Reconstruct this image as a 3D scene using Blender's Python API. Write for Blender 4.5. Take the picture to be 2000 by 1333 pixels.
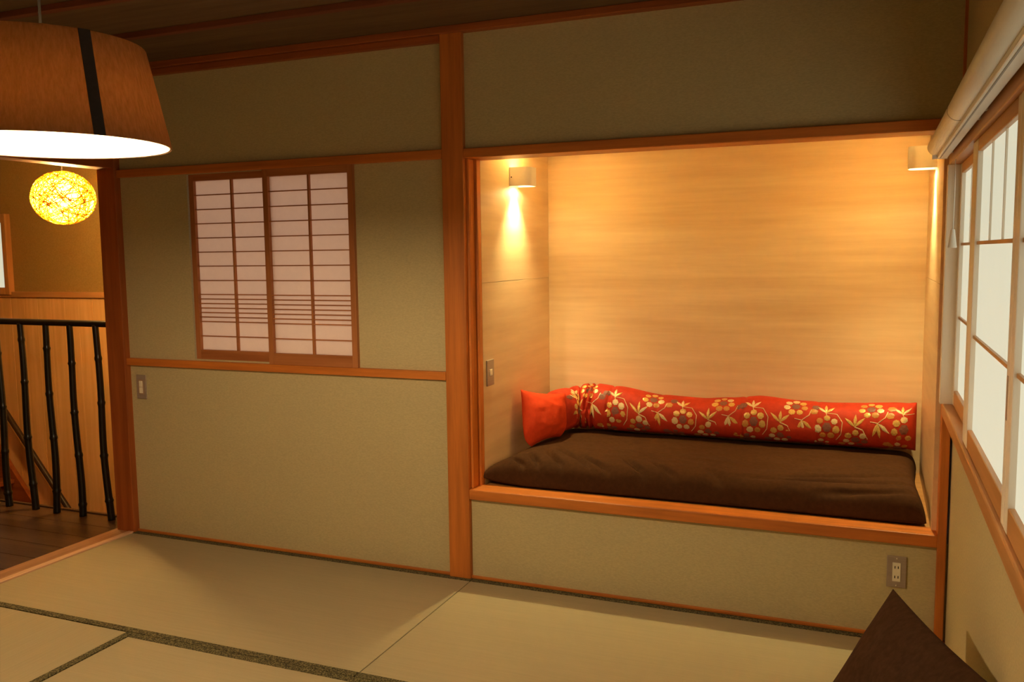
import bpy, bmesh, math, random
from mathutils import Vector, Matrix, noise
random.seed(7)
for o in list(bpy.data.objects): bpy.data.objects.remove(o)
S = bpy.context.scene
COL = S.collection

# ------------------------------------------------------------------ camera
CAM = Vector((3.2902, -3.1682, 1.3256))
YAW, PITCH, ROLL = [math.radians(a) for a in (22.3751, -5.6802, -0.719)]
fw = Vector((-math.sin(YAW)*math.cos(PITCH), math.cos(YAW)*math.cos(PITCH), math.sin(PITCH)))
r0 = Vector((math.cos(YAW), math.sin(YAW), 0)); u0 = r0.cross(fw)
rt = math.cos(ROLL)*r0 + math.sin(ROLL)*u0; up = math.cos(ROLL)*u0 - math.sin(ROLL)*r0
cd = bpy.data.cameras.new('camera'); cam = bpy.data.objects.new('camera', cd); COL.objects.link(cam)
cam.matrix_world = Matrix(((rt.x, up.x, -fw.x, CAM.x), (rt.y, up.y, -fw.y, CAM.y), (rt.z, up.z, -fw.z, CAM.z), (0, 0, 0, 1)))
cd.sensor_width = 36; cd.lens = 36*1712.857/2000; cd.clip_start = .02
S.camera = cam
S.cycles.sample_clamp_indirect = 0.0
# ------------------------------------------------------------------ world, exposure
W = bpy.data.worlds.new('world'); S.world = W; W.use_nodes = True
W.node_tree.nodes['Background'].inputs[0].default_value = (.95, .95, 1, 1)
W.node_tree.nodes['Background'].inputs[1].default_value = 1.4
vs = S.view_settings; vs.view_transform = 'Standard'; vs.look = 'None'; vs.exposure = 0.0; vs.gamma = 1.0; vs.use_curve_mapping = False

PENDANT_W = 58.0; SCONCE_DOWN_W = 40.0; SCONCE_UP_W = 66.0; SCONCE_GLOW_W = 3.4; BALL_W = 225.0
WARM = (1.0, .72, .41); AMBER = (1.0, .66, .24); HALO = (1.0, .84, .38)
WINDOW_E = .66; WINDOW_C = (1.0, .97, .72)

# ------------------------------------------------------------------ materials
def srgb(r, g, b):
    f = lambda c: (c/255/12.92) if c/255 <= .04045 else ((c/255+.055)/1.055)**2.4
    return (f(r), f(g), f(b))
MATS = {}
def mat(name, col, rough=.6, var=.12, scale=(8, 8, 8), bump=0., bscale=None, col2=None, detail=4., spec=.3, metallic=0., transl=None, emit=None, estr=0., contrast=(.35, .65), coat=0.):
    if name in MATS: return MATS[name]
    m = bpy.data.materials.new(name); m.use_nodes = True; nt = m.node_tree; N = nt.nodes; L = nt.links
    b = N['Principled BSDF']; b.inputs['Roughness'].default_value = rough; b.inputs['Metallic'].default_value = metallic
    b.inputs['Specular IOR Level'].default_value = spec; b.inputs['Coat Weight'].default_value = coat
    tc = N.new('ShaderNodeTexCoord'); oi = N.new('ShaderNodeObjectInfo')
    mp = N.new('ShaderNodeMapping'); mp.inputs['Scale'].default_value = scale
    off = N.new('ShaderNodeVectorMath'); off.operation = 'MULTIPLY_ADD'
    comb = N.new('ShaderNodeCombineXYZ')
    for i in range(3): L.new(oi.outputs['Random'], comb.inputs[i])
    L.new(comb.outputs[0], off.inputs[0]); off.inputs[1].default_value = (37, 19, 53); L.new(tc.outputs['Object'], off.inputs[2])
    L.new(off.outputs[0], mp.inputs['Vector'])
    nz = N.new('ShaderNodeTexNoise'); nz.inputs['Scale'].default_value = 1.; nz.inputs['Detail'].default_value = detail; nz.inputs['Roughness'].default_value = .6
    L.new(mp.outputs[0], nz.inputs['Vector'])
    cr = N.new('ShaderNodeValToRGB'); c2 = col2 or tuple(c*(1-var) for c in col)
    cr.color_ramp.elements[0].position = contrast[0]; cr.color_ramp.elements[1].position = contrast[1]
    cr.color_ramp.elements[0].color = (*c2, 1); cr.color_ramp.elements[1].color = (*[min(1, c*(1+var*.5)) for c in col], 1)
    L.new(nz.outputs['Fac'], cr.inputs[0]); L.new(cr.outputs[0], b.inputs['Base Color'])
    if bump:
        n2 = N.new('ShaderNodeTexNoise'); n2.inputs['Detail'].default_value = 3
        m2 = N.new('ShaderNodeMapping'); m2.inputs['Scale'].default_value = bscale or scale
        L.new(off.outputs[0], m2.inputs['Vector']); L.new(m2.outputs[0], n2.inputs['Vector']); n2.inputs['Scale'].default_value = 1.
        bp_ = N.new('ShaderNodeBump'); bp_.inputs['Strength'].default_value = bump; bp_.inputs['Distance'].default_value = .003
        L.new(n2.outputs['Fac'], bp_.inputs['Height']); L.new(bp_.outputs[0], b.inputs['Normal'])
    out = N['Material Output']
    if transl:
        t = N.new('ShaderNodeBsdfTranslucent'); mx = N.new('ShaderNodeMixShader'); mx.inputs[0].default_value = transl[1]
        mc = N.new('ShaderNodeMix'); mc.data_type = 'RGBA'; mc.blend_type = 'MULTIPLY'; mc.inputs[0].default_value = .8
        mc.inputs[6].default_value = (*transl[0], 1); L.new(cr.outputs[0], mc.inputs[7])
        t.inputs['Color'].default_value = (*transl[0], 1)
        L.new(b.outputs[0], mx.inputs[1]); L.new(t.outputs[0], mx.inputs[2]); L.new(mx.outputs[0], out.inputs[0])
    if emit:
        b.inputs['Emission Color'].default_value = (*emit, 1); b.inputs['Emission Strength'].default_value = estr
    MATS[name] = m; return m
def wood(name, col, dark, axis, rough=.45, fine=1.0, bump=.15, contrast=(.3, .7), spec=.35):
    sc = [26*fine]*3; sc['xyz'.index(axis)] = 1.6*fine
    bs = [130]*3; bs['xyz'.index(axis)] = 5
    return mat(name, col, rough, .1, tuple(sc), bump, tuple(bs), dark, 5., spec, contrast=contrast)
POST_C, POST_D = (.72, .235, .040), (.46, .135, .024)
PW = {a: wood('stained_cedar_'+a, POST_C, POST_D, a) for a in 'xyz'}
SH = {a: wood('shoji_cedar_'+a, (.52, .20, .07), (.36, .12, .035), a) for a in 'xyz'}
PALE_GLOW = {a: wood('glow_pale_cypress_'+a, (.92, .84, .74), (.86, .76, .64), a, .5) for a in 'xyz'}  # pale wood; near-white base colour has window backlight and overexposure painted in
HONEY = {a: wood('honey_wood_'+a, (.62, .32, .12), (.48, .22, .07), a, .4) for a in 'xyz'}
PLY = {a: wood('plywood_'+a, (.82, .62, .38), (.70, .48, .27), a, .42, .7, .05, (.25, .7)) for a in 'xyz'}
DARKW = {a: wood('dark_floorboard_'+a, (.085, .045, .022), (.045, .022, .010), a, .35, .8) for a in 'xyz'}
CEIL = {a: wood('ceiling_cedar_'+a, (.17, .105, .05), (.12, .07, .032), a, .7) for a in 'xyz'}
CEILB = {a: wood('ceiling_batten_wood_'+a, (.20, .055, .018), (.14, .035, .012), a, .6) for a in 'xyz'}
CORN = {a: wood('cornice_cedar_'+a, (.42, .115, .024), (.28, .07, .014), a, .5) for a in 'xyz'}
THR = {a: wood('worn_threshold_'+a, (.46, .25, .13), (.30, .145, .07), a, .5) for a in 'xyz'}
EDGE = {a: wood('pale_edge_'+a, (.74, .48, .32), (.62, .38, .24), a, .5) for a in 'xyz'}
WAIN = {a: wood('wainscot_pine_'+a, (.90, .56, .24), (.80, .46, .17), a, .5) for a in 'xyz'}
wallp = mat('olive_woven_wallpaper', (.60, .515, .295), .85, .10, (90, 90, 260), .25, (700, 700, 500), spec=.12)
hallp = mat('hall_sand_plaster', (.41, .265, .085), .9, .12, (120, 120, 120), .3, (500, 500, 500), spec=.1)
tat = mat('tatami_rush', (.455, .39, .245), .6, .05, (3, 160, 3), .35, (40, 900, 40), spec=.25)
tat2 = mat('tatami_rush_cross', (.455, .39, .245), .6, .05, (160, 3, 3), .35, (900, 40, 40), spec=.25)
heri = mat('tatami_border_cloth', (.22, .19, .085), .8, .1, (210, 210, 210), .1, None, (.045, .040, .022), 2., contrast=(.46, .60))
paper = mat('shoji_paper', (.88, .76, .64), .8, .04, (30, 30, 30), spec=.1, transl=((.95, .75, .61), .5))
glowpaper = mat('daylit_paper', (.22, .20, .16), .8, .03, (4, 4, 4), spec=.1, emit=WINDOW_C, estr=WINDOW_E)
black = mat('black_bamboo', (.012, .009, .007), .28, .3, (20, 20, 3), spec=.5)
white = mat('white_enamel', (.88, .84, .78), .4, .02, (5, 5, 5), spec=.4)
ivory = mat('ivory_plastic', (.93, .86, .70), .4, .02, (5, 5, 5))
steel = mat('brushed_plate_metal', (.46, .37, .31), .38, .06, (4, 4, 200), metallic=.25)
darkm = mat('dark_slot', (.012, .009, .007), .8, .1, spec=.1)
greyseam = mat('grey_seam', (.35, .32, .29), .5, .05)
shadef = mat('brown_linen_shade', (.24, .135, .08), .9, .55, (160, 160, 30), .4, (300, 300, 900), transl=((.50, .30, .14), .42), spec=.05, contrast=(.3, .7))
for n_ in shadef.node_tree.nodes:
    if n_.type == 'MAPPING': n_.inputs['Rotation'].default_value = (.55, -.55, .3)
shadew = mat('white_shade_lining', (.80, .77, .66), .7, .02, (5, 5, 5), spec=.1)
band = mat('black_shade_band', (.03, .024, .02), .8, .1, (100, 100, 100))
bulbm = bpy.data.materials.new('clear_lit_bulb'); bulbm.use_nodes = True
_n = bulbm.node_tree.nodes; _l = bulbm.node_tree.links; _t = _n.new('ShaderNodeBsdfTransparent'); _e = _n.new('ShaderNodeEmission'); _m = _n.new('ShaderNodeMixShader')
_e.inputs[0].default_value = (1, .85, .55, 1); _e.inputs[1].default_value = 12.; _m.inputs[0].default_value = .2
_l.new(_t.outputs[0], _m.inputs[1]); _l.new(_e.outputs[0], _m.inputs[2]); _l.new(_m.outputs[0], _n['Material Output'].inputs[0])
lensm = mat('lit_sconce_lens', (1, 1, 1), .5, .0, emit=(1, .86, .5), estr=4.)
rattan = mat('rattan_strand', (.72, .45, .09), .7, .25, (40, 40, 40), transl=((.8, .5, .10), .5), spec=.1)
brownf = mat('brown_cotton', (.070, .029, .011), .9, .15, (60, 60, 60), .2, (500, 500, 500), spec=.08)
darkf = mat('dark_brown_suede', (.070, .034, .019), .95, .2, (50, 50, 50), .2, (400, 400, 400), spec=.05)
redf = mat('red_brocade', (.56, .040, .012), .6, .10, (40, 40, 40), .15, (600, 600, 600), spec=.25)
oranf = mat('orange_red_cotton', (.70, .060, .014), .75, .08, (40, 40, 40), .15, (500, 500, 500), spec=.15)
gold = mat('gold_thread', (.82, .50, .13), .35, .25, (300, 300, 300), spec=.6, metallic=.25)
cream = mat('cream_thread', (.82, .62, .32), .4, .2, (300, 300, 300), spec=.5, metallic=.1)
taupe = mat('taupe_thread', (.27, .095, .06), .5, .2, (300, 300, 300), spec=.4)
bronze = mat('bronze_thread', (.62, .27, .05), .45, .2, (300, 300, 300), spec=.5)

# ------------------------------------------------------------------ helpers
WL = {}
def wl(p): return WL.get(p.name, Vector((0, 0, 0))) if p else Vector((0, 0, 0))
def tag(o, label=None, cat=None, group=None, kind=None):
    if label: o['label'] = label
    if cat: o['category'] = cat
    if group: o['group'] = group
    if kind: o['kind'] = kind
    return o
def empty(name, loc, parent=None):
    o = bpy.data.objects.new(name, None); COL.objects.link(o); o.empty_display_size = .05
    o.location = Vector(loc) - wl(parent); o.parent = parent; WL[o.name] = Vector(loc); return o
def mk(name, vs_, fs, m, parent=None, smooth=False, mats=None, fmat=None):
    vs_ = [Vector(v) for v in vs_]
    lo = Vector([min(v[i] for v in vs_) for i in range(3)]); hi = Vector([max(v[i] for v in vs_) for i in range(3)])
    c = (lo+hi)/2
    me = bpy.data.meshes.new(name); me.from_pydata([v-c for v in vs_], [], fs); me.update()
    bm = bmesh.new(); bm.from_mesh(me); bmesh.ops.recalc_face_normals(bm, faces=bm.faces); bm.to_mesh(me); bm.free()
    for mm in (mats or [m]): me.materials.append(mm)
    if fmat:
        for p, i in zip(me.polygons, fmat): p.material_index = i
    if smooth:
        for p in me.polygons: p.use_smooth = True
    o = bpy.data.objects.new(name, me); COL.objects.link(o); o.location = c - wl(parent); o.parent = parent; WL[o.name] = c
    return o
def frombm(name, bm, m, parent=None, smooth=False):
    bm.verts.index_update()
    v = [tuple(x.co) for x in bm.verts]; f = [[q.index for q in p.verts] for p in bm.faces]; bm.free()
    return mk(name, v, f, m, parent, smooth)
def box(name, a, b, m, parent=None, bev=.0):
    bm = bmesh.new(); bmesh.ops.create_cube(bm, size=1)
    lo = [min(a[i], b[i]) for i in range(3)]; hi = [max(a[i], b[i]) for i in range(3)]
    for v in bm.verts: v.co = Vector([lo[i] if v.co[i] < 0 else hi[i] for i in range(3)])
    if bev: bmesh.ops.bevel(bm, geom=list(bm.edges), offset=bev, segments=2, affect='EDGES', profile=.5)
    return frombm(name, bm, m, parent)
def boxes(name, lst, m, parent=None):
    V = []; F = []
    for a, b in lst:
        n = len(V)
        V += [(x, y, z) for x in (a[0], b[0]) for y in (a[1], b[1]) for z in (a[2], b[2])]
        F += [[n+i for i in q] for q in ((0, 1, 3, 2), (4, 6, 7, 5), (0, 4, 5, 1), (2, 3, 7, 6), (0, 2, 6, 4), (1, 5, 7, 3))]
    return mk(name, V, F, m, parent)
def tubegeo(pts, rad, n=10, closed=False, V=None, F=None):
    V = [] if V is None else V; F = [] if F is None else F
    pts = [Vector(p) for p in pts]; k = len(pts); base = len(V)
    for i, p in enumerate(pts):
        a = pts[(i-1) % k] if (closed or i) else p; b = pts[(i+1) % k] if (closed or i < k-1) else p
        t = (b-a).normalized(); ref = Vector((0, 0, 1)) if abs(t.z) < .9 else Vector((1, 0, 0))
        e1 = t.cross(ref).normalized(); e2 = t.cross(e1)
        r = rad[i] if isinstance(rad, (list, tuple)) else rad
        for j in range(n):
            q = 2*math.pi*j/n; V.append(p+e1*(r*math.cos(q))+e2*(r*math.sin(q)))
    for i in range(k if closed else k-1):
        for j in range(n):
            A = base+i*n; B = base+((i+1) % k)*n
            F.append([A+j, A+(j+1) % n, B+(j+1) % n, B+j])
    if not closed:
        F.append([base+j for j in range(n)]); F.append([base+(k-1)*n+j for j in range(n)])
    return V, F
def tube(name, pts, rad, m, parent=None, n=10, closed=False):
    V, F = tubegeo(pts, rad, n, closed); return mk(name, V, F, m, parent, True)
def lathe(name, prof, c, m, parent=None, n=48, cap=False):
    V = []; F = []
    for r, z in prof:
        for j in range(n):
            q = 2*math.pi*j/n; V.append((c[0]+r*math.cos(q), c[1]+r*math.sin(q), c[2]+z))
    for i in range(len(prof)-1):
        for j in range(n): F.append([i*n+j, i*n+(j+1) % n, (i+1)*n+(j+1) % n, (i+1)*n+j])
    if cap: F.append(list(range(n))); F.append([(len(prof)-1)*n+j for j in range(n)])
    return mk(name, V, F, m, parent, True)
def light(name, kind, loc, energy, col, parent=None, **kw):
    l = bpy.data.lights.new(name, kind); l.energy = energy; l.color = col
    for k, v in kw.items(): setattr(l, k, v)
    o = bpy.data.objects.new(name, l); COL.objects.link(o); o.location = Vector(loc)-wl(parent); o.parent = parent
    return o
TN = [0]
def trim(a, b, axis, label, m=None, bev=.003):
    TN[0] += 1
    return tag(box('trim_%d' % TN[0], a, b, (m or PW)[axis], None, bev), label, 'trim', kind='structure')

# ------------------------------------------------------------------ setting: dimensions
XR = 3.545; ZC = 2.205; YF = -3.75
XPL, XPR = 1.703, 1.798           # main post
XAL, XAR, YD = 1.8224, 3.4946, .882   # alcove
ZHT, ZHB = 1.737, 1.700           # alcove header
ZST, ZSB = .377, .335             # alcove sill
# floor and tatami
fl = tag(box('floor', (-.005, YF, -.08), (XR+.1, .06, -.055), DARKW['x']), 'plank subfloor under the tatami mats of the room', 'floor', kind='structure')
def mat_piece(x0, x1, y0, y1, along):
    g = .0015
    t = box('tatami_mat', (x0+g, y0+g, -.055), (x1-g, y1-g, 0.0), tat if along == 'x' else tat2, fl, .002)
    if along == 'x':
        for ya, yb in ((y0+g, y0+.031), (y1-.031, y1-g)): box('cloth_border', (x0+g, ya, -.01), (x1-g, yb, .0018), heri, t)
    else:
        for xa, xb in ((x0+g, x0+.031), (x1-.031, x1-g)): box('cloth_border', (xa, y0+g, -.01), (xb, y1-g, .0018), heri, t)
mat_piece(0, 1.805, -.91, -.012, 'x'); mat_piece(1.805, XR, -.91, -.012, 'x')
mat_piece(0, .895, -2.72, -.91, 'y'); mat_piece(.895, 2.70, -1.815, -.91, 'x'); mat_piece(.895, 2.70, -2.72, -1.815, 'x'); mat_piece(2.70, XR, -2.72, -.91, 'y')
mat_piece(0, 1.805, -3.63, -2.72, 'x'); mat_piece(1.805, XR, -3.63, -2.72, 'x')
# back wall
WT = .06
tag(boxes('wall_back', [((0, 0, -.08), (XPL+.01, WT, .86)), ((0, 0, .86), (.40, WT, 1.70)), ((1.285, 0, .86), (XPL+.01, WT, 1.70)), ((0, 0, 1.70), (XPL+.01, WT, ZC)),
    ((XPR-.01, 0, ZHT-.01), (XR+.05, WT, ZC)), ((XPR-.01, 0, -.08), (XR+.05, WT, ZSB+.01))], wallp), 'olive green woven wallpaper wall around the alcove and small lattice window', 'wall', kind='structure')
#box('shoji_backing', (.39, .055, .85), (1.30, .075, 1.71), wallp, bpy.data.objects['wall_back'])
tag(box('baseboard_back', (0, -.010, 0), (XR, .0, .012), PW['x'], None, .002), 'thin reddish wood strip where olive wall meets the tatami', 'baseboard', kind='structure')
# right wall with window opening
WY0, WY1, WZ0, WZ1 = -3.3, -.045, .80, 1.60
tag(boxes('wall_right', [((XR, YF, -.05), (XR+.08, .06, WZ0)), ((XR, YF, WZ1), (XR+.08, .06, ZC)), ((XR, WY1, WZ0), (XR+.08, .06, WZ1)), ((XR, .06, -.08), (XR+.08, 1.0, ZC)), ((XR, YF, WZ0), (XR+.08, WY0, WZ1))], wallp),
    'olive wallpaper wall that holds the long daylit window', 'wall', kind='structure')
tag(box('wall_front', (-.1, YF-.06, -.06), (XR+.1, YF, ZC), wallp), 'olive wallpaper wall facing the alcove', 'wall', kind='structure')
OY = -1.86
tag(boxes('wall_left', [((-.105, OY, 1.80), (0, -.03, ZC)), ((-.105, YF, -.06), (0, OY, ZC))], wallp), 'olive wallpaper wall above the stair hall opening', 'wall', kind='structure')
# ceiling
ce = tag(box('ceiling', (-.1, YF, ZC+.012), (XR+.1, .06, ZC+.03), CEIL['x']), 'dark brown board ceiling with red-brown battens', 'ceiling', kind='structure')
y = 0.0
bys = [-.455, -.86, -1.27, -1.68, -2.09, -2.50, -2.91, -3.32]
edges = [0.05]+bys+[YF]
for a, b in zip(edges[:-1], edges[1:]): box('ceiling_board', (-.1, b+.001, ZC), (XR+.1, a-.001, ZC+.012), CEIL['x'], ce)
for b in bys: box('batten', (0, b-.016, ZC-.022), (XR, b+.016, ZC), CEILB['x'], ce, .002)
# posts, rails, cornice
trim((XPL, -.022, 0), (XPR, .08, ZC-.02), 'z', 'broad cedar post standing between the small lattice window and the alcove', bev=.004)
trim((0, -.040, 2.178), (XR, .02, ZC), 'x', 'dark cedar cornice running along the ceiling above the alcove wall', CORN)
trim((0, -.024, 2.150), (XPL, .02, 2.178), 'x', 'second cornice strip beneath the ceiling over the small lattice window', CORN)
trim((0, -.022, 1.703), (XPL, .03, 1.739), 'x', 'horizontal cedar rail above the small lattice window')
trim((0, -.022, .819), (XPL, .03, .853), 'x', 'horizontal cedar rail beneath the small lattice window')
trim((XPR, -.022, ZHB), (3.512, .10, ZHT), 'x', 'cedar lintel across the top of the alcove')
trim((XPR, -.022, ZSB), (3.512, .075, ZST), 'x', 'cedar sill board along the front of the alcove bed', bev=.004)
trim((XPR, .000, ZST), (XPR+.012, .05, ZHB), 'z', 'narrow cedar stop strip on the alcove side of the broad post')
trim((XPR, .05, ZST-.02), (XAL, .085, ZHB+.02), 'z', 'dark cedar jamb between the stop strip and the alcove plywood', bev=.002)
trim((3.5105, -.022, 0), (3.538, .09, ZHT-.002), 'z', 'slim cedar post at the corner between alcove and window wall')
trim((3.536, -.012, ZHT), (XR+.002, .02, 2.178), 'z', 'thin dark corner strip above the alcove lintel beside the window wall', bev=.001)
# left opening
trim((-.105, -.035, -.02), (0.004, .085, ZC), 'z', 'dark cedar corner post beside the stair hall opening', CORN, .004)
trim((-.100, OY, 1.745), (-.002, -.035, 1.800), 'y', 'cedar lintel over the stair hall opening', CORN)
trim((-.130, OY, -.06), (-.0345, .03, .004), 'y', 'worn brown wooden threshold between tatami and dark hall floor', THR, .006)
trim((-.034, OY, -.05), (.0, .03, .0065), 'y', 'pale rounded edge strip of the threshold along the tatami', EDGE, .005)
trim((-.105, OY-.1, -.02), (0, OY, 1.80), 'z', 'cedar post at the near side of the stair hall opening')
# alcove
def panels(name, label, lst, m):
    root = tag(empty(name, lst[0][0]), label, 'wall', kind='structure')
    for a, b in lst: box('plywood_panel', a, b, m, root, .0012)
ZA = 1.86
panels('wall_alcove_back', 'warm plywood back wall of the alcove behind the bolster', [((XAL-.02, YD, .30), (XAR+.02, YD+.02, ZA))], PLY['x'])
panels('wall_alcove_left', 'plywood side wall of the alcove holding the small switch', [((XAL-.02, .085, .30), (XAL, YD, 1.208)), ((XAL-.02, .085, 1.209), (XAL, YD, ZA))], PLY['y'])
panels('wall_alcove_right', 'plywood side wall of the alcove next to the window', [((XAR, .04, .30), (XAR+.02, YD, 1.208)), ((XAR, .04, 1.209), (XAR+.02, YD, ZA))], PLY['y'])
tag(box('ceiling_alcove', (XAL-.02, .06, ZA), (XAR+.02, YD+.02, ZA+.02), PLY['x']), 'plywood top of the alcove', 'ceiling', kind='structure')
tag(box('floor_alcove', (XPR, .070, ZST-.028), (XAR+.015, YD, ZST-.006), HONEY['x']), 'yellowish wood platform beneath the brown mattress', 'floor', kind='structure')

# ------------------------------------------------------------------ small lattice window in back wall
def lattice(name, label, x0, x1, ybase):
    z0, z1 = .853, 1.703; d = .022
    root = tag(empty(name, ((x0+x1)/2, ybase, z0)), label, 'window', kind='structure')
    ya, yb = ybase, ybase+d
    for xa, xb in ((x0, x0+.026), (x1-.026, x1)): box('stile', (xa, ya, z0), (xb, yb, z1), SH['z'], root, .0015)
    box('top_rail', (x0+.026, ya, z1-.032), (x1-.026, yb, z1), SH['x'], root, .0015)
    box('bottom_rail', (x0+.026, ya, z0), (x1-.026, yb, z0+.05), SH['x'], root, .0015)
    xi0, xi1 = x0+.026, x1-.026; zi0, zi1 = z0+.05, z1-.032
    cx = (xi0+xi1)/2+.006
    box('lattice_bar', (cx-.0045, ya+.003, zi0), (cx+.0045, yb-.006, zi1), SH['z'], root)
    H = zi1-zi0
    fr = [.077, .154, .232, .309, .387, .465, .543, .621, .648, .675, .702, .729, .755, .781, .858+.0, ]
    fr = [.083, .167, .25, .334, .417, .500, .585, .668, .695, .722, .749, .776, .803, .830, .917]
    for f in fr:
        z = zi1-f*H; box('lattice_bar', (xi0, ya+.005, z-.0022), (xi1, yb-.006, z+.0022), SH['x'], root)
    cols = [xi0, cx, xi1]; rows = [zi1]+[zi1-f*H for f in fr]+[zi0]
    for i in range(2):
        for j in range(len(rows)-1):
            box('paper_pane', (cols[i], yb-.005, rows[j+1]), (cols[i+1], yb-.0035, rows[j]), paper, root)
    return root
lattice('window_1', 'paper lattice window panel with its outer edge toward the stair hall', .405, .862, .006)
lattice('window_2', 'paper lattice window panel with its outer edge toward the broad post', .832, 1.288, -.018)

# ------------------------------------------------------------------ long window on right wall
trim((3.508, WY0, .785), (3.60, -.022, .826), 'y', 'projecting cedar sill along the daylit window', HONEY, .004)
trim((3.505, WY0, 1.588), (3.60, -.022, 1.628), 'y', 'honey-coloured head rail above the daylit window', HONEY, .003)
trim((3.500, -.060, .826), (3.60, -.022, 1.588), 'z', 'pale cypress jamb of the daylit window beside the alcove, whitened with painted glow', PALE_GLOW, .002)
trim((3.508, WY0-.04, .785), (3.60, WY0, 1.628), 'z', 'pale cypress jamb at the far side of the daylit window, whitened with painted glow', PALE_GLOW, .002)
def sash(name, label, ya, yb, x0, fs=.034):
    z0, z1 = .828, 1.588; x1 = x0+.018
    root = tag(empty(name, (x0, (ya+yb)/2, z0)), label, 'window', kind='structure')
    for a, b in ((ya, ya+.034), (yb-fs, yb)): box('stile', (x0, a, z0), (x1, b, z1), PALE_GLOW['z'], root, .002)
    box('bottom_rail', (x0+.001, ya+.034, z0), (x1, yb-fs, z0+.048), HONEY['y'], root, .002)
    box('top_rail', (x0+.001, ya+.034, z1-.030), (x1, yb-fs, z1), HONEY['y'], root, .002)
    zi0, zi1 = z0+.048, z1-.030; hs = [zi0, 1.108, 1.338, zi1]
    for z in hs[1:3]: box('lattice_bar', (x0+.006, ya+.034, z-.004), (x1-.006, yb-fs, z+.004), HONEY['y'], root)
    n = 3; w = (yb-ya-.034-fs)/n
    for i in range(1, n): box('lattice_bar', (x0+.008, ya+.034+w*i-.003, hs[2]), (x1-.006, ya+.034+w*i+.003, zi1), PALE_GLOW['z'], root)  # bars added to imitate faint blurred bands across the upper panes
    for j in range(3): box('frosted_pane', (x1-.006, ya+.034, hs[j]), (x1-.003, yb-fs, hs[j+1]), glowpaper, root)
    box('finger_pull', (x0-.001, ya+.010, 1.02), (x0+.004, ya+.022, 1.10), steel, root, .0008)
    return root
sash('window_3', 'frosted window sash next to the alcove jamb', -.78, -.06, 3.536)
sash('window_4', 'second frosted window sash from the alcove jamb, behind the pull cord', -1.43, -.65, 3.516, .105)  # widened pale stile also imitates the dimmer band where two sashes overlap
sash('window_5', 'third frosted window sash along from the alcove jamb', -2.25, -1.437, 3.516)
sash('window_6', 'frosted window sash at the end of the window wall away from the alcove', -3.29, -2.21, 3.536)

# ------------------------------------------------------------------ stair hall
HB = 1.20
hf = tag(box('floor_hall', (-3.2, YF, -.08), (-.13, .135, -.03), DARKW['x']), 'dark brown timber floor of the stair landing', 'floor', kind='structure')
yy = .135
while yy > YF+.05:
    y2 = max(YF, yy-.15); box('floor_plank', (-3.2, y2+.0008, -.03), (-.13, yy-.0008, -.002), DARKW['x'], hf, .0015); yy = y2
trim((-3.2, .135, -.25), (-.10, .155, .006), 'x', 'dark landing edge board under the bamboo railing', DARKW)
wh = tag(box('wall_hall_back', (-3.2, HB, 1.07), (.0, HB+.06, ZC), hallp), 'ochre plaster wall of the stair hall behind the ball lamp', 'wall', kind='structure')
x = -3.2; i = 0
while x < -.02:
    x2 = min(-.0, x+.128); box('wainscot_board', (x+.0006, HB-.012+(.0006 if i % 2 else 0), -1.6), (x2-.0006, HB+.03, 1.07), WAIN['z'], wh, .0012); x = x2; i += 1
trim((-3.2, HB-.030, 1.068), (0, HB, 1.106), 'x', 'orange wood cap rail over the stair hall wainscot', HONEY)
tag(boxes('wall_hall_left', [((-3.26, YF, -1.6), (-3.2, HB+.06, ZC))], hallp), 'ochre plaster wall at the end of the stair hall', 'wall', kind='structure')
tag(boxes('wall_hall_right', [((-.10, .085, -1.6), (-.04, HB, ZC))], hallp), 'ochre plaster wall of the stairwell behind the corner post', 'wall', kind='structure')
tag(boxes('wall_hall_front', [((-3.2, YF-.06, -.1), (-.1, YF, ZC))], hallp), 'ochre plaster wall closing the stair hall', 'wall', kind='structure')
tag(box('ceiling_hall', (-3.26, YF, ZC), (-.1, HB+.06, ZC+.03), hallp), 'plaster ceiling of the stair hall', 'ceiling', kind='structure')
tag(box('floor_stairwell', (-3.2, .155, -1.62), (-.04, HB, -1.6), DARKW['x']), 'dark floor at the bottom of the stairwell', 'floor', kind='structure')
tag(box('wall_stairwell', (-3.2, .136, -1.6), (-.1, .150, -.03), hallp), 'plaster wall under the landing edge', 'wall', kind='structure')
# hall window
hw = tag(empty('window_7', (-2.55, HB, 1.09)), 'small bright window in the stair hall beneath the ball lamp', 'window', kind='structure')
for a, b in (((-2.312, 1.086), (-2.270, 1.645)), ((-2.825, 1.086), (-2.783, 1.645))): box('stile', (a[0], HB-.045, a[1]), (b[0], HB-.001, b[1]), HONEY['z'], hw, .003)
box('top_rail', (-2.783, HB-.045, 1.585), (-2.312, HB-.001, 1.645), HONEY['x'], hw, .003)
box('bottom_rail', (-2.783, HB-.045, 1.086), (-2.312, HB-.001, 1.135), HONEY['x'], hw, .003)
box('pane', (-2.783, HB-.016, 1.135), (-2.312, HB-.010, 1.585), glowpaper, hw)
box('latch', (-2.328, HB-.030, 1.32), (-2.314, HB-.016, 1.385), darkm, hw, .002)
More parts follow.
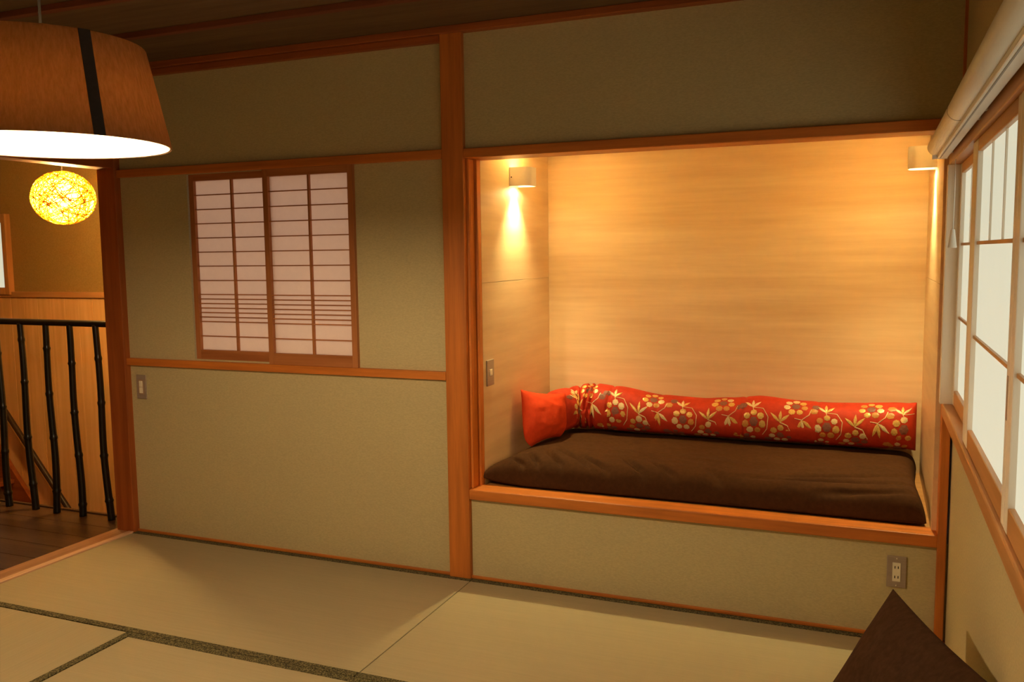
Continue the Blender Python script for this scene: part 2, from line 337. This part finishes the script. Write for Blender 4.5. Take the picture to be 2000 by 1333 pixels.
# bamboo railing
rl = tag(empty('bamboo_railing', (-.65, .09, 0)), 'black bamboo railing along the edge of the stair landing', 'railing')
tube('top_rail', [(-3.1+.1*k, .09, 1.008-.0002*k) for k in range(30)]+[(-.108, .09, 1.003)], .0165, black, rl, 12)
bx = [(-.305, -.284), (-.487, -.479), (-.657, -.653), (-.835, -.825), (-1.019, -1.003)]+[(-1.19-.178*k, -1.18-.178*k) for k in range(10)]
for xt, xb in bx:
    pts = []; rad = []; nodes = []; z = random.uniform(.05, .2)
    while z < .98: nodes.append(z); z += random.uniform(.22, .3)
    n = 110; ph = random.uniform(0, 6.28)
    for k in range(n+1):
        z = -.003+k/n*1.0; f = z; w = .006*math.sin(4.2*f*math.pi/2+ph)+.003*math.sin(9*f+ph)
        pts.append((xb+(xt-xb)*f+w, .09+.004*math.sin(3*f+ph), z))
        dmin = min([abs(z-q) for q in nodes] or [9])
        rad.append((.0185-.003*f)*(1+.26*math.exp(-(dmin/.007)**2)))
    tube('baluster', pts, rad, black, rl, 12)
# stairs
hr = tag(empty('stair_handrail', (-2.0, 1.14, -.4)), 'dark sloping handrail on the wainscot of the stairwell', 'handrail')
tube('rail', [(-2.95, 1.12, .97), (-2.372, 1.12, .292), (-1.788, 1.12, -.392), (-1.2, 1.12, -1.08)], .019, DARKW['x'], hr, 12)
for q in (.02, .92):
    px = -2.9+q*1.65; pz = .97-(px+2.95)*1.171
    tube('bracket', [(px, 1.12, pz), (px, 1.145, pz-.04), (px, 1.189, pz-.04)], .007, darkm, hr, 8)
st = tag(empty('staircase', (-2.4, .7, -1.6)), 'reddish brown staircase going down behind the bamboo railing', 'staircase')
V = [(-3.15, 1.15, .769), (-1.15, 1.15, -1.705+.10), (-1.42, 1.15, -1.6), (-3.15, 1.15, .50)]
V2 = [(a, 1.184, c) for a, b, c in V]
mk('stringer', V+V2, [[0, 1, 2, 3], [4, 5, 6, 7], [0, 1, 5, 4], [1, 2, 6, 5], [2, 3, 7, 6], [3, 0, 4, 7]], CORN['x'], st)
for k in range(9):
    zt = .40-k*.21; xt = -2.98+k*.18; box('step', (xt-.13, .16, zt-.03), (xt+.10, 1.149, zt), CORN['y'], st, .003)

# ------------------------------------------------------------------ fabric pendant lamp
PC = (1.628, -1.759)
pl = tag(empty('pendant_lamp', (PC[0], PC[1], 1.57)), 'brown linen drum pendant lamp with black vertical band', 'lamp')
zb, zt, rb, rt_ = 1.57, 1.782, .250, .206
lathe('shade', [(rb, zb), (rb+.0015, zb+.002), (rt_+.0015, zt-.002), (rt_, zt), (rt_-.0012, zt-.002), (rb-.0012, zb+.003), (rb, zb)], (PC[0], PC[1], 0), shadef, pl, 96)
lathe('lining', [(rb-.003, zb+.001), (rt_-.003, zt-.001), (rt_-.0045, zt-.001), (rb-.0045, zb+.001), (rb-.003, zb+.001)], (PC[0], PC[1], 0), mat('translucent_lining', (.80, .77, .66), .8, .02, (5, 5, 5), spec=.05, transl=((.9, .82, .65), .35)), pl, 96)
# vertical band: direction facing slightly right of the camera
a0 = math.atan2(CAM.y-PC[1], CAM.x-PC[0])
for k in range(3):
    ac = a0+math.radians(21.5)+k*2*math.pi/3
    V = []; F = []; n = 6; hw_ = .0115
    for e, (r, z) in enumerate(((rb, zb), (rt_, zt))):
        for s in (0.0035, .001):
            for j in range(n+1):
                q = ac+(j/n-.5)*2*hw_/r; V.append((PC[0]+(r+s)*math.cos(q), PC[1]+(r+s)*math.sin(q), z))
    m_ = n+1
    for j in range(n):
        F += [[j, j+1, 2*m_+j+1, 2*m_+j], [m_+j, m_+j+1, 3*m_+j+1, 3*m_+j], [j, j+1, m_+j+1, m_+j], [2*m_+j, 2*m_+j+1, 3*m_+j+1, 3*m_+j]]
    F += [[0, m_, 3*m_, 2*m_], [n, m_+n, 3*m_+n, 2*m_+n]]
    mk('band', V, F, band, pl)
for k in range(3):
    q = a0+k*2.094+.4; tube('spoke', [(PC[0], PC[1], zt-.03), (PC[0]+(rt_-.004)*math.cos(q), PC[1]+(rt_-.004)*math.sin(q), zt-.012)], .0022, steel, pl, 8)
lathe('socket', [(.006, .02), (.045, .016), (.048, .0), (.026, -.010), (.021, -.06), (.016, -.062)], (PC[0], PC[1], 1.752), darkm, pl, 24, True)  # socket cap widened to keep bulb light off the cord
lathe('bulb', [(.012, .105), (.018, .095), (.030, .07), (.037, .04), (.033, .015), (.018, .002), (.004, 0)], (PC[0], PC[1], 1.600), bulbm, pl, 24, True)
tube('cord', [(PC[0], PC[1], zt), (PC[0], PC[1], ZC-.03)], .0028, darkm, pl, 8)
lathe('ceiling_rose', [(.045, ZC-.001), (.045, ZC-.02), (.03, ZC-.035), (.004, ZC-.04)], (PC[0], PC[1], 0), darkm, pl, 32, True)
light('pendant_light', 'POINT', (PC[0], PC[1], 1.624), PENDANT_W, WARM, pl, shadow_soft_size=.045)
# ------------------------------------------------------------------ ball lamp in hall
BC = Vector((-.655, .25, 1.647)); BR = .156
bl = tag(empty('ball_lamp', (BC.x, BC.y, BC.z-BR)), 'glowing woven ball lamp hanging in the stair hall', 'lamp')
V = []; F = []
rnd = random.Random(3)
for k in range(125):
    ax = Vector((rnd.gauss(0, 1), rnd.gauss(0, 1), rnd.gauss(0, 1))).normalized()
    h = rnd.uniform(-.55, .55); rr = math.sqrt(1-h*h); R_ = BR*rnd.uniform(.975, 1.0)
    e1 = ax.orthogonal().normalized(); e2 = ax.cross(e1)
    pts = []
    for j in range(36):
        q = 2*math.pi*j/36; p = (e1*math.cos(q)+e2*math.sin(q))*rr+ax*h
        p = Vector((p.x*R_, p.y*R_, p.z*R_*.89)); pts.append(BC+p)
    tubegeo(pts, .0019, 4, True, V, F)
o = mk('woven_shell', V, F, rattan, bl, True); o['kind'] = 'stuff'
lathe('bulb', [(.006, -.066), (.034, -.058), (.060, -.030), (.066, .0), (.056, .035), (.028, .060), (.012, .085)], BC, bulbm, bl, 20, True)
tube('cord', [(BC.x, BC.y, BC.z+.13), (BC.x, BC.y, ZC)], .003, darkm, bl, 8)
light('ball_light', 'POINT', BC, BALL_W, AMBER, bl, shadow_soft_size=.05)
# ------------------------------------------------------------------ sconces
def sconce(xw, sgn, label):
    z0, z1 = 1.618, 1.698; ya, yb = .39, .49; pr = .095; rc = .028
    root = tag(empty('wall_sconce', (xw, (ya+yb)/2, z0)), label, 'lamp', 'white sconces in the alcove')
    def loop(off):
        P = [(off if off == 0 else off, ya+off)]
        P = [(0, ya+off)]
        r = rc-off
        for j in range(9):
            q = -math.pi/2+j/8*math.pi/2; P.append((pr-rc+r*math.cos(q), ya+rc+r*math.sin(q)))
        for j in range(9):
            q = j/8*math.pi/2; P.append((pr-rc+r*math.cos(q), yb-rc+r*math.sin(q)))
        P.append((0, yb-off)); return P
    A, B = loop(0), loop(.004); n = len(A); V = []; F = []
    for P in (A, B):
        for z in (z0, z1): V += [(xw+sgn*p[0], p[1], z) for p in P]
    for j in range(n-1):
        F += [[j, j+1, n+j+1, n+j], [2*n+j, 2*n+j+1, 3*n+j+1, 3*n+j], [j, j+1, 2*n+j+1, 2*n+j], [n+j, n+j+1, 3*n+j+1, 3*n+j]]
    F += [[0, n, 3*n, 2*n], [n-1, 2*n-1, 4*n-1, 3*n-1]]
    b = mk('body', V, F, white, root)
    for p in b.data.polygons: p.use_smooth = False
    for z in (z0+.010, z1-.010):
        P = B; mk('lens', [(xw+sgn*max(.004, p[0]-.0005), p[1], z+dz) for dz in (-.002, .002) for p in P],
                  [list(range(n)), [n+j for j in range(n)]]+[[j, (j+1) % n, n+(j+1) % n, n+j] for j in range(n)], lensm, root)
    box('back_plate', (xw, ya+.004, z0+.012), (xw+sgn*.004, yb-.004, z1-.012), white, root)
    tube('screw', [(xw+sgn*.010, ya-.0015, (z0+z1)/2-.002), (xw+sgn*.010, ya+.002, (z0+z1)/2-.002)], .0028, darkm, b, 10)
    lx = xw+sgn*.046; ly = (ya+yb)/2
    d = light('sconce_downlight', 'SPOT', (lx, ly, z0+.004), SCONCE_DOWN_W, HALO, root, spot_size=math.radians(95), spot_blend=1.0, shadow_soft_size=.012)
    u = light('sconce_uplight', 'SPOT', (lx, ly, z1-.004), SCONCE_UP_W, HALO, root, spot_size=math.radians(80), spot_blend=.6, shadow_soft_size=.012)
    u.rotation_euler = (math.pi, 0, 0)
    light('sconce_glow', 'SPOT', (lx, ly, z0+.003), SCONCE_GLOW_W, HALO, root, spot_size=math.radians(168), spot_blend=.3, shadow_soft_size=.015)
sconce(XAL, 1, 'white box sconce on the alcove side wall toward the broad post')
sconce(XAR, -1, 'white box sconce on the alcove side wall next to the window')
# ------------------------------------------------------------------ switches and outlet
def plate_y(name, label, cat, x0, x1, z0, z1, kind):
    r = tag(empty(name, ((x0+x1)/2, 0, z0)), label, cat)
    box('plate', (x0, -.006, z0), (x1, 0, z1), steel, r, .0018)
    cx, cz, w, h = (x0+x1)/2, (z0+z1)/2, x1-x0, z1-z0
    if kind == 'switch':
        bz = box('bezel', (cx-w*.26, -.0075, cz-h*.31), (cx+w*.26, -.005, cz+h*.31), mat('bezel_brown', (.45, .30, .2), .5), r, .0008)
        for k in range(2): box('rocker', (cx-w*.17, -.0095, cz-h*.26+k*h*.265), (cx+w*.17, -.006, cz-h*.01+k*h*.265), ivory, bz, .0012)
    else:
        so = box('socket', (cx-w*.21, -.0085, cz-h*.30), (cx+w*.21, -.005, cz+h*.30), ivory, r, .001)
        for k in (-1, 1):
            for s in (-1, 1): box('slot', (cx+s*w*.085-.0014, -.0088, cz+k*h*.155-.0045), (cx+s*w*.085+.0014, -.0070, cz+k*h*.155+.0045), darkm, so)
            tube('screw', [(cx, -.0072, cz+k*h*.43), (cx, -.005, cz+k*h*.43)], .0026, ivory, r, 10)
plate_y('light_switch', 'metal framed light switch on olive wall beside the corner post', 'light switch', .040, .100, .657, .772, 'switch')
plate_y('power_outlet', 'metal framed double power outlet on olive wall below the alcove', 'outlet', 3.360, 3.421, .178, .287, 'outlet')
r = tag(empty('light_switch', (XAL, .147, .78)), 'dark metal light switch with one small button on the alcove plywood', 'light switch')
box('plate', (XAL, .112, .780), (XAL+.006, .182, .888), steel, r, .0018)
box('button', (XAL+.004, .134, .822), (XAL+.009, .160, .848), ivory, r, .001)
# ------------------------------------------------------------------ roller blind on window head
RC = (3.462, 1.640); RR = .0245; YE = -.085
rbn = tag(empty('roller_blind', (3.49, -1.6, 1.62)), 'white roller blind cassette mounted over the daylit window', 'blind')
V, F = tubegeo([(RC[0], YE-.0, RC[1]), (RC[0], YE-.003, RC[1]), (RC[0], -3.2, RC[1])], [RR*.93, RR, RR], 32); mk('tube', V, F, white, rbn, True)
tube('seam_ring', [(RC[0], -.893, RC[1]), (RC[0], -.898, RC[1])], RR+.0007, greyseam, rbn, 32)
box('lower_rail', (RC[0]+.004, -3.2, RC[1]-.034), (RC[0]+.034, YE, RC[1]-.020), white, rbn, .003)
box('rail_groove', (RC[0]+.002, -3.19, RC[1]-.0205), (RC[0]+.030, YE-.01, RC[1]-.0185), greyseam, rbn)
box('rail_groove', (RC[0]+.011, -3.19, RC[1]-.0352), (RC[0]+.014, YE-.02, RC[1]-.033), greyseam, rbn)
for q in (-.16, -.90, -1.04, -1.9, -2.8): box('bracket', (RC[0]+.026, q-.012, RC[1]-.026), (3.506, q+.012, RC[1]-.012), white, rbn, .003)
box('end_cap', (RC[0]-.010, YE, RC[1]-.036), (RC[0]+.034, YE+.004, RC[1]+.016), white, rbn, .0015)
CX, CY = 3.507, -.232
pcd = tube('pull_cord', [(CX, CY, RC[1]-.03), (CX+.001, CY, 1.5), (CX, CY, 1.378)], .0016, white, rbn, 8)
lathe('cord_knob', [(.0045, .055), (.006, .052), (.0085, .03), (.0125, .002), (.011, 0), (.003, 0)], (CX, CY, 1.327), white, pcd, 20, True)

# ------------------------------------------------------------------ soft furnishings
def seg_fold(x, y, a, b, w):
    ax, ay = a; bx_, by_ = b; dx, dy = bx_-ax, by_-ay; L2 = dx*dx+dy*dy
    t = max(0, min(1, ((x-ax)*dx+(y-ay)*dy)/L2)); d = math.hypot(x-ax-t*dx, y-ay-t*dy)
    return math.exp(-(d/w)**2)*math.sin(math.pi*min(1, max(0, t*.94+.03)))
# mattress: x 1.80..3.482, y .075..(.86)
def mattress():
    nx, ny = 260, 120; x0, x1, y0, y1 = 1.812, 3.482, .072, .872; zb_, h = ZST-.004, .116
    V = []; F = []
    folds = [((2.02, .30), (2.16, .09), 0.0120, -0.0238), ((2.06, .34), (2.28, .10), 0.0105, -0.0190), ((2.16, .28), (2.36, .09), 0.0120, -0.0238), ((2.38, .24), (2.50, .08), 0.0120, -0.0214),
             ((2.5, .22), (2.62, .085), 0.0135, -0.0167), ((2.72, .19), (2.80, .08), 0.0150, -0.0143), ((2.95, .16), (3.44, .36), 0.0165, -0.0170), ((2.85, .13), (3.46, .22), 0.0150, -0.0150),
             ((3.05, .30), (3.40, .48), 0.0225, 0.0030), ((1.90, .18), (2.0, .085), 0.0105, -0.0190), ((1.96, .24), (2.06, .09), 0.0112, -0.0190), ((3.1, .09), (3.45, .13), 0.0120, -0.0120), ((2.2, .42), (2.5, .30), 0.0225, 0.0030), ((2.6, .36), (2.9, .28), 0.0225, 0.0030)]
    def prof(u, p): return max(0., 1-abs(2*u-1)**p)
    for top in (1, 0):
        for i in range(nx+1):
            for j in range(ny+1):
                u, v = i/nx, j/ny
                # denser near edges
                u = .5-.5*math.cos(math.pi*u); v = .5-.5*math.cos(math.pi*v)
                x = x0+(x1-x0)*u; y = y0+(y1-y0)*v
                fl_ = math.sqrt(max(0, 1-(1-min(1, u/.13))**2)) if u < .5 else prof(u, 34)**.45
                f = fl_*(prof(v, 15)**.45)
                # edges sag inward between the corner tips
                x += (.018*math.sin(math.pi*v))*(1 if u < .5 else -1)*(1-prof(u, 4))
                y += (.010*math.sin(math.pi*u))*(1 if v < .5 else -1)*(1-prof(v, 4))
                rim = .016+.020*max(0, 1-u*9)*max(0, 1-v*4)
                if top:
                    nz_ = noise.noise((x*5, y*7, 1.3))*.005+noise.noise((x*16, y*16, 4.))*.002
                    z = zb_+rim+(h-.016)*f*(1-.05*(u-.5))+nz_*f
                    for a, b, w, A in folds:
                        q_ = A*seg_fold(x, y, a, b, w); z += 1.35*q_*min(1, f*1.5)
                        if v < .3: y -= .9*q_*(1-prof(v, 3))
                    z -= .004*min(1, max(0, (y-.635)/.06))*f
                    y += .006*noise.noise((x*22, z*9, 2))*(1-prof(v, 3))
                else:
                    z = zb_+rim*(1-f)-.0*f
                V.append((x, y, z))
    m = (nx+1)*(ny+1)
    for t in (0, 1):
        for i in range(nx):
            for j in range(ny):
                a = t*m+i*(ny+1)+j; F.append([a, a+1, a+ny+2, a+ny+1])
    o = mk('mattress', V, F, brownf, None, True)
    # merge coincident rim
    bm = bmesh.new(); bm.from_mesh(o.data); bmesh.ops.remove_doubles(bm, verts=bm.verts, dist=.0004); bmesh.ops.recalc_face_normals(bm, faces=bm.faces); bm.to_mesh(o.data); bm.free()
    return tag(o, 'dark brown futon mattress lying in the alcove', 'mattress')
mattress()
# bolster: centre path from the corner to the window end
PATH = [Vector(p) for p in ((1.955, .60, 0), (1.950, .66, 0), (1.965, .72, 0), (2.01, .757, 0), (2.08, .768, 0), (2.2, .768, 0), (2.5, .766, 0), (2.8, .768, 0), (3.1, .768, 0), (3.3, .768, 0), (3.472, .764, 0))]
def catmull(P, n=24):
    out = []
    Q = [P[0]*2-P[1]]+P+[P[-1]*2-P[-2]]
    for i in range(1, len(Q)-2):
        for k in range(n):
            t = k/n; a, b, c, d = Q[i-1], Q[i], Q[i+1], Q[i+2]
            out.append(.5*((2*b)+(c-a)*t+(2*a-5*b+4*c-d)*t*t+(3*b-a-3*c+d)*t**3))
    out.append(P[-1]); return out
CP = catmull(PATH); SL = [0]
for a, b in zip(CP[:-1], CP[1:]): SL.append(SL[-1]+(b-a).length)
LEN = SL[-1]
import bisect
def pathat(s):
    s = max(0, min(LEN-1e-6, s)); i = max(0, bisect.bisect_right(SL, s)-1); i = min(i, len(CP)-2)
    f = (s-SL[i])/(SL[i+1]-SL[i]); return CP[i].lerp(CP[i+1], f), (CP[i+1]-CP[i]).normalized()
S_X = lambda x: LEN-(3.472-x)      # arc length for a given x on the straight run
def topz(s):
    x = s-S_X(0)
    K = [(1.7, .675), (1.95, .69), (2.08, .712), (2.2, .704), (2.42, .672), (2.58, .667), (2.72, .676), (2.85, .688), (3.0, .677), (3.15, .676), (3.48, .690)]
    for (a, za), (b, zb2) in zip(K[:-1], K[1:]):
        if a <= x <= b:
            f = (x-a)/(b-a); f = f*f*(3-2*f); return za+(zb2-za)*f
    return K[0][1] if x < 1.7 else K[-1][1]
CREASE = [(1.965, .009, .036), (2.010, .008, .040), (2.058, .007, .036), (2.085, .008, .034), (2.172, .007, .016), (2.775, .006, .012), (2.40, .007, .006), (3.08, .007, .006)]
def surf(s, ang, off=0.):
    """ang 0 = front (room side), +pi/2 = top"""
    p, t = pathat(s); nrm = Vector((t.y, -t.x, 0)).normalized()   # toward the room
    zt_ = topz(s); zb_ = .498; rz = (zt_-zb_)/2; ry = .094
    e = min(s, LEN-s); endf = min(1, (e/.075))
    endf = math.sqrt(max(0, 1-(1-endf)**2))
    ry *= .06+.94*endf
    rz *= .94+.06*endf+.10*max(0, 1-e/.03)
    c, sn = math.cos(ang), math.sin(ang)
    pw = .86
    cy = math.copysign(abs(c)**pw, c); cz = math.copysign(abs(sn)**pw, sn)
    x = s-S_X(0)
    k = 1+.035*noise.noise((s*7, ang*1.2, .5))+.012*noise.noise((s*26, ang*2.5, 3.))
    for cx, w, dep in CREASE: k -= dep*6*math.exp(-((x-cx-.012*math.sin(ang*1.3))/w)**2)*.9
    # gathers by the mattress line
    if sn < -.2: k += .03*noise.noise((s*30, 1, 9))*(-sn)
    k *= 1
    P = Vector((p.x, p.y, (zt_+zb_)/2))+nrm*(ry*cy*k+off*c)+Vector((0, 0, 1))*(rz*cz*(1+(k-1)*.6)+off*sn)
    return P
def bolster():
    ns, na = 460, 64; V = []; F = []
    ss = [LEN*(.5-.5*math.cos(math.pi*min(1, max(0, i/ns))))*.35+LEN*(i/ns)*.65 for i in range(ns+1)]
    for s in ss:
        for j in range(na): V.append(surf(s, 2*math.pi*j/na))
    for i in range(ns):
        for j in range(na): F.append([i*na+j, i*na+(j+1) % na, (i+1)*na+(j+1) % na, (i+1)*na+j])
    F.append(list(range(na))); F.append([ns*na+j for j in range(na)])
    return tag(mk('bolster', V, F, redf, None, True), 'long red brocade bolster with gold flowers along the alcove back wall', 'bolster')
bo = bolster()
RA = .098
def pt(s, a, off=.0016): return surf(s, a/RA, off)
def poly(V, F, FM, pts, mi):
    """pts: list of (s,a) outline; fan with a mid ring so that it follows the cloth"""
    c = (sum(p[0] for p in pts)/len(pts), sum(p[1] for p in pts)/len(pts)); n = len(pts); b = len(V)
    V.append(pt(c[0], c[1]))
    for f in (.5, 1.):
        for p in pts: V.append(pt(c[0]+(p[0]-c[0])*f, c[1]+(p[1]-c[1])*f, .0016 if f < 1 else .0010))
    for j in range(n):
        k = (j+1) % n
        F.append([b, b+1+j, b+1+k]); FM.append(mi); F.append([b+1+j, b+1+n+j, b+1+n+k, b+1+k]); FM.append(mi)
def okrng(pts): return all(.012 < p[0] < LEN-.006 and -.125 < p[1] < .19 for p in pts)
def hexa(c, r, n=8, rot=.3, sy=1.): return [(c[0]+r*math.cos(rot+2*math.pi*j/n), c[1]+r*sy*math.sin(rot+2*math.pi*j/n)) for j in range(n)]
def leaf(b, d, L, w):
    ux, uy = math.sin(d), math.cos(d); pts = []
    for t, ww in ((0, .1), (.25, .75), (.5, 1), (.75, .62), (1, .0)): pts.append((b[0]+ux*L*t+uy*w*ww, b[1]+uy*L*t-ux*w*ww))
    for t, ww in ((.75, .62), (.5, 1), (.25, .75)): pts.append((b[0]+ux*L*t-uy*w*ww, b[1]+uy*L*t+ux*w*ww))
    return pts
def stroke(a, b, w):
    dx, dy = b[0]-a[0], b[1]-a[1]; L = math.hypot(dx, dy); nx, ny = -dy/L*w, dx/L*w
    out = []
    for k in range(4): out.append((a[0]+dx*k/3+nx, a[1]+dy*k/3+ny))
    for k in range(3, -1, -1): out.append((a[0]+dx*k/3-nx, a[1]+dy*k/3-ny))
    return out
MM = [gold, cream, taupe, bronze]
rp = random.Random(11)
def motif(name, shapes):
    V = []; F = []; FM = []
    for pts, mi in shapes:
        if okrng(pts): poly(V, F, FM, pts, mi)
    if F: mk(name, V, F, None, bo, False, MM, FM)
def flower(c, R=.0365, r=.0145, n=7, cen=2):
    sh = [(hexa(c, .0185, 6, 0), cen)]
    for j in range(n):
        q = math.pi/2+2*math.pi*j/n; cc = (c[0]+R*math.cos(q), c[1]+R*math.sin(q))
        mi = rp.choice([0, 0, 1, 1, 0, 3]) if cc[1] > -.05 else rp.choice([1, 3, 2])
        sh.append((hexa(cc, r*rp.uniform(.9, 1.08), 7, rp.uniform(0, 1)), mi))
    return sh
motif('flower_motif', flower((S_X(1.950), .075)))
motif('flower_motif', flower((S_X(1.955), -.02)))
motif('leaf_sprig', [(leaf((S_X(1.985), .035), math.radians(d), .045, .0062), 0) for d in (-40, 5, 42)])
for k, x0 in enumerate((1.905, 2.215, 2.525, 2.83, 3.128, 3.425)):
    s0 = S_X(x0); j = lambda v: v*rp.uniform(.92, 1.08)
    motif('flower_motif', flower((s0, .0)))
    b = (s0-.005, .062); sh = [(leaf(b, math.radians(d), j(.048), .0062), rp.choice([0, 0, 1])) for d in (-44, 0, 44)]
    for a, c in (((0, .045), (-.005, .062)), ((-.005, .062), (.038, .058)), ((.038, .058), (.060, .020)), ((.060, .020), (.055, -.025)), ((.055, -.025), (.036, -.058))):
        sh.append((stroke((s0+a[0], a[1]), (s0+c[0], c[1]), .0016), 1))
    motif('leaf_sprig', sh)
    motif('flower_motif', flower((s0+.112, -.052)))
    b = (s0+.108, .004); sh = [(leaf(b, math.radians(d), j(.056), .0066), rp.choice([0, 0, 1])) for d in (-46, 4, 46)]
    for a, c in (((.108, .004), (.140, -.004)), ((.140, -.004), (.160, -.045))): sh.append((stroke((s0+a[0], a[1]), (s0+c[0], c[1]), .0016), 1))
    motif('leaf_sprig', sh)
    motif('flower_motif', flower((s0+.172, .090)))
    b = (s0+.197, .020); sh = [(leaf(b, math.radians(d), j(.056), .0066), rp.choice([0, 1, 1])) for d in (-158, 170, 126)]
    for a, c in (((.197, .020), (.168, .026)), ((.197, .020), (.226, .045)), ((.226, .045), (.236, .075))): sh.append((stroke((s0+a[0], a[1]), (s0+c[0], c[1]), .0016), 1))
    motif('leaf_sprig', sh)
    for c in ((.245, .062), (-.045, .085), (.06, -.085), (.235, -.075)):
        motif('hexagon_motif', [(hexa((s0+c[0], c[1]+rp.uniform(-.01, .01)), .018, 6, .2, .9), rp.choice([2, 3, 2]))])
    motif('flower_motif', flower((s0+.275, -.095), .03, .012, 6))

def pillow(name, C4, thick, m, label, cat, n=36, pinch=.10, seed=0, wr=.01, rnd_=0.):
    """C4: corners a,b,c,d in order; belly shifts fullness along the first pair direction"""
    a, b, c, d = [Vector(p) for p in C4]
    nrm = (b-a).cross(d-a).normalized(); cen = (a+b+c+d)/4
    V = []; F = []
    for side in (1, -1):
        for i in range(n+1):
            for j in range(n+1):
                u = .5-.5*math.cos(math.pi*i/n); v = .5-.5*math.cos(math.pi*j/n)
                # edges bow inwards between the corner points
                eu = math.sin(math.pi*u); ev = math.sin(math.pi*v)
                uu = u+pinch*ev*(.5-u)*abs(2*u-1); vv = v+pinch*eu*(.5-v)*abs(2*v-1)
                if rnd_ and v > .5: uu = .5+(uu-.5)*(1-rnd_*((v-.5)*2)**4)
                p = (a*(1-uu)+b*uu)*(1-vv)+(d*(1-uu)+c*uu)*vv
                f = (max(0, 4*u*(1-u))**.55)*(max(0, 4*v*(1-v))**.55)
                t = thick/2*f*(1+.18*noise.noise((u*3+seed, v*3, side)))
                q = p+nrm*side*t
                q += nrm*side*wr*f*noise.noise((u*7+seed, v*9, 2.2*side))
                V.append(q)
    m2 = (n+1)**2
    for t in (0, 1):
        for i in range(n):
            for j in range(n):
                k = t*m2+i*(n+1)+j; F.append([k, k+1, k+n+2, k+n+1])
    o = mk(name, V, F, m, None, True)
    bm = bmesh.new(); bm.from_mesh(o.data); bmesh.ops.remove_doubles(bm, verts=bm.verts, dist=.0003); bmesh.ops.recalc_face_normals(bm, faces=bm.faces); bm.to_mesh(o.data); bm.free()
    return tag(o, label, cat)
cu = pillow('cushion', [(1.862, .395, .728), (2.000, .600, .688), (2.020, .575, .503), (1.890, .345, .470)], .130, oranf, 'plain orange-red cushion at the end of the patterned bolster', 'cushion', seed=3, pinch=.10, wr=.007, rnd_=.36)
fc = pillow('floor_cushion', [(3.360, -.745, .442), (3.532, -1.430, .515), (3.300, -1.590, .012), (3.125, -.900, .012)], .12, darkf, 'dark brown floor cushion leaning against the window wall', 'cushion', seed=8, pinch=.03, wr=.008)
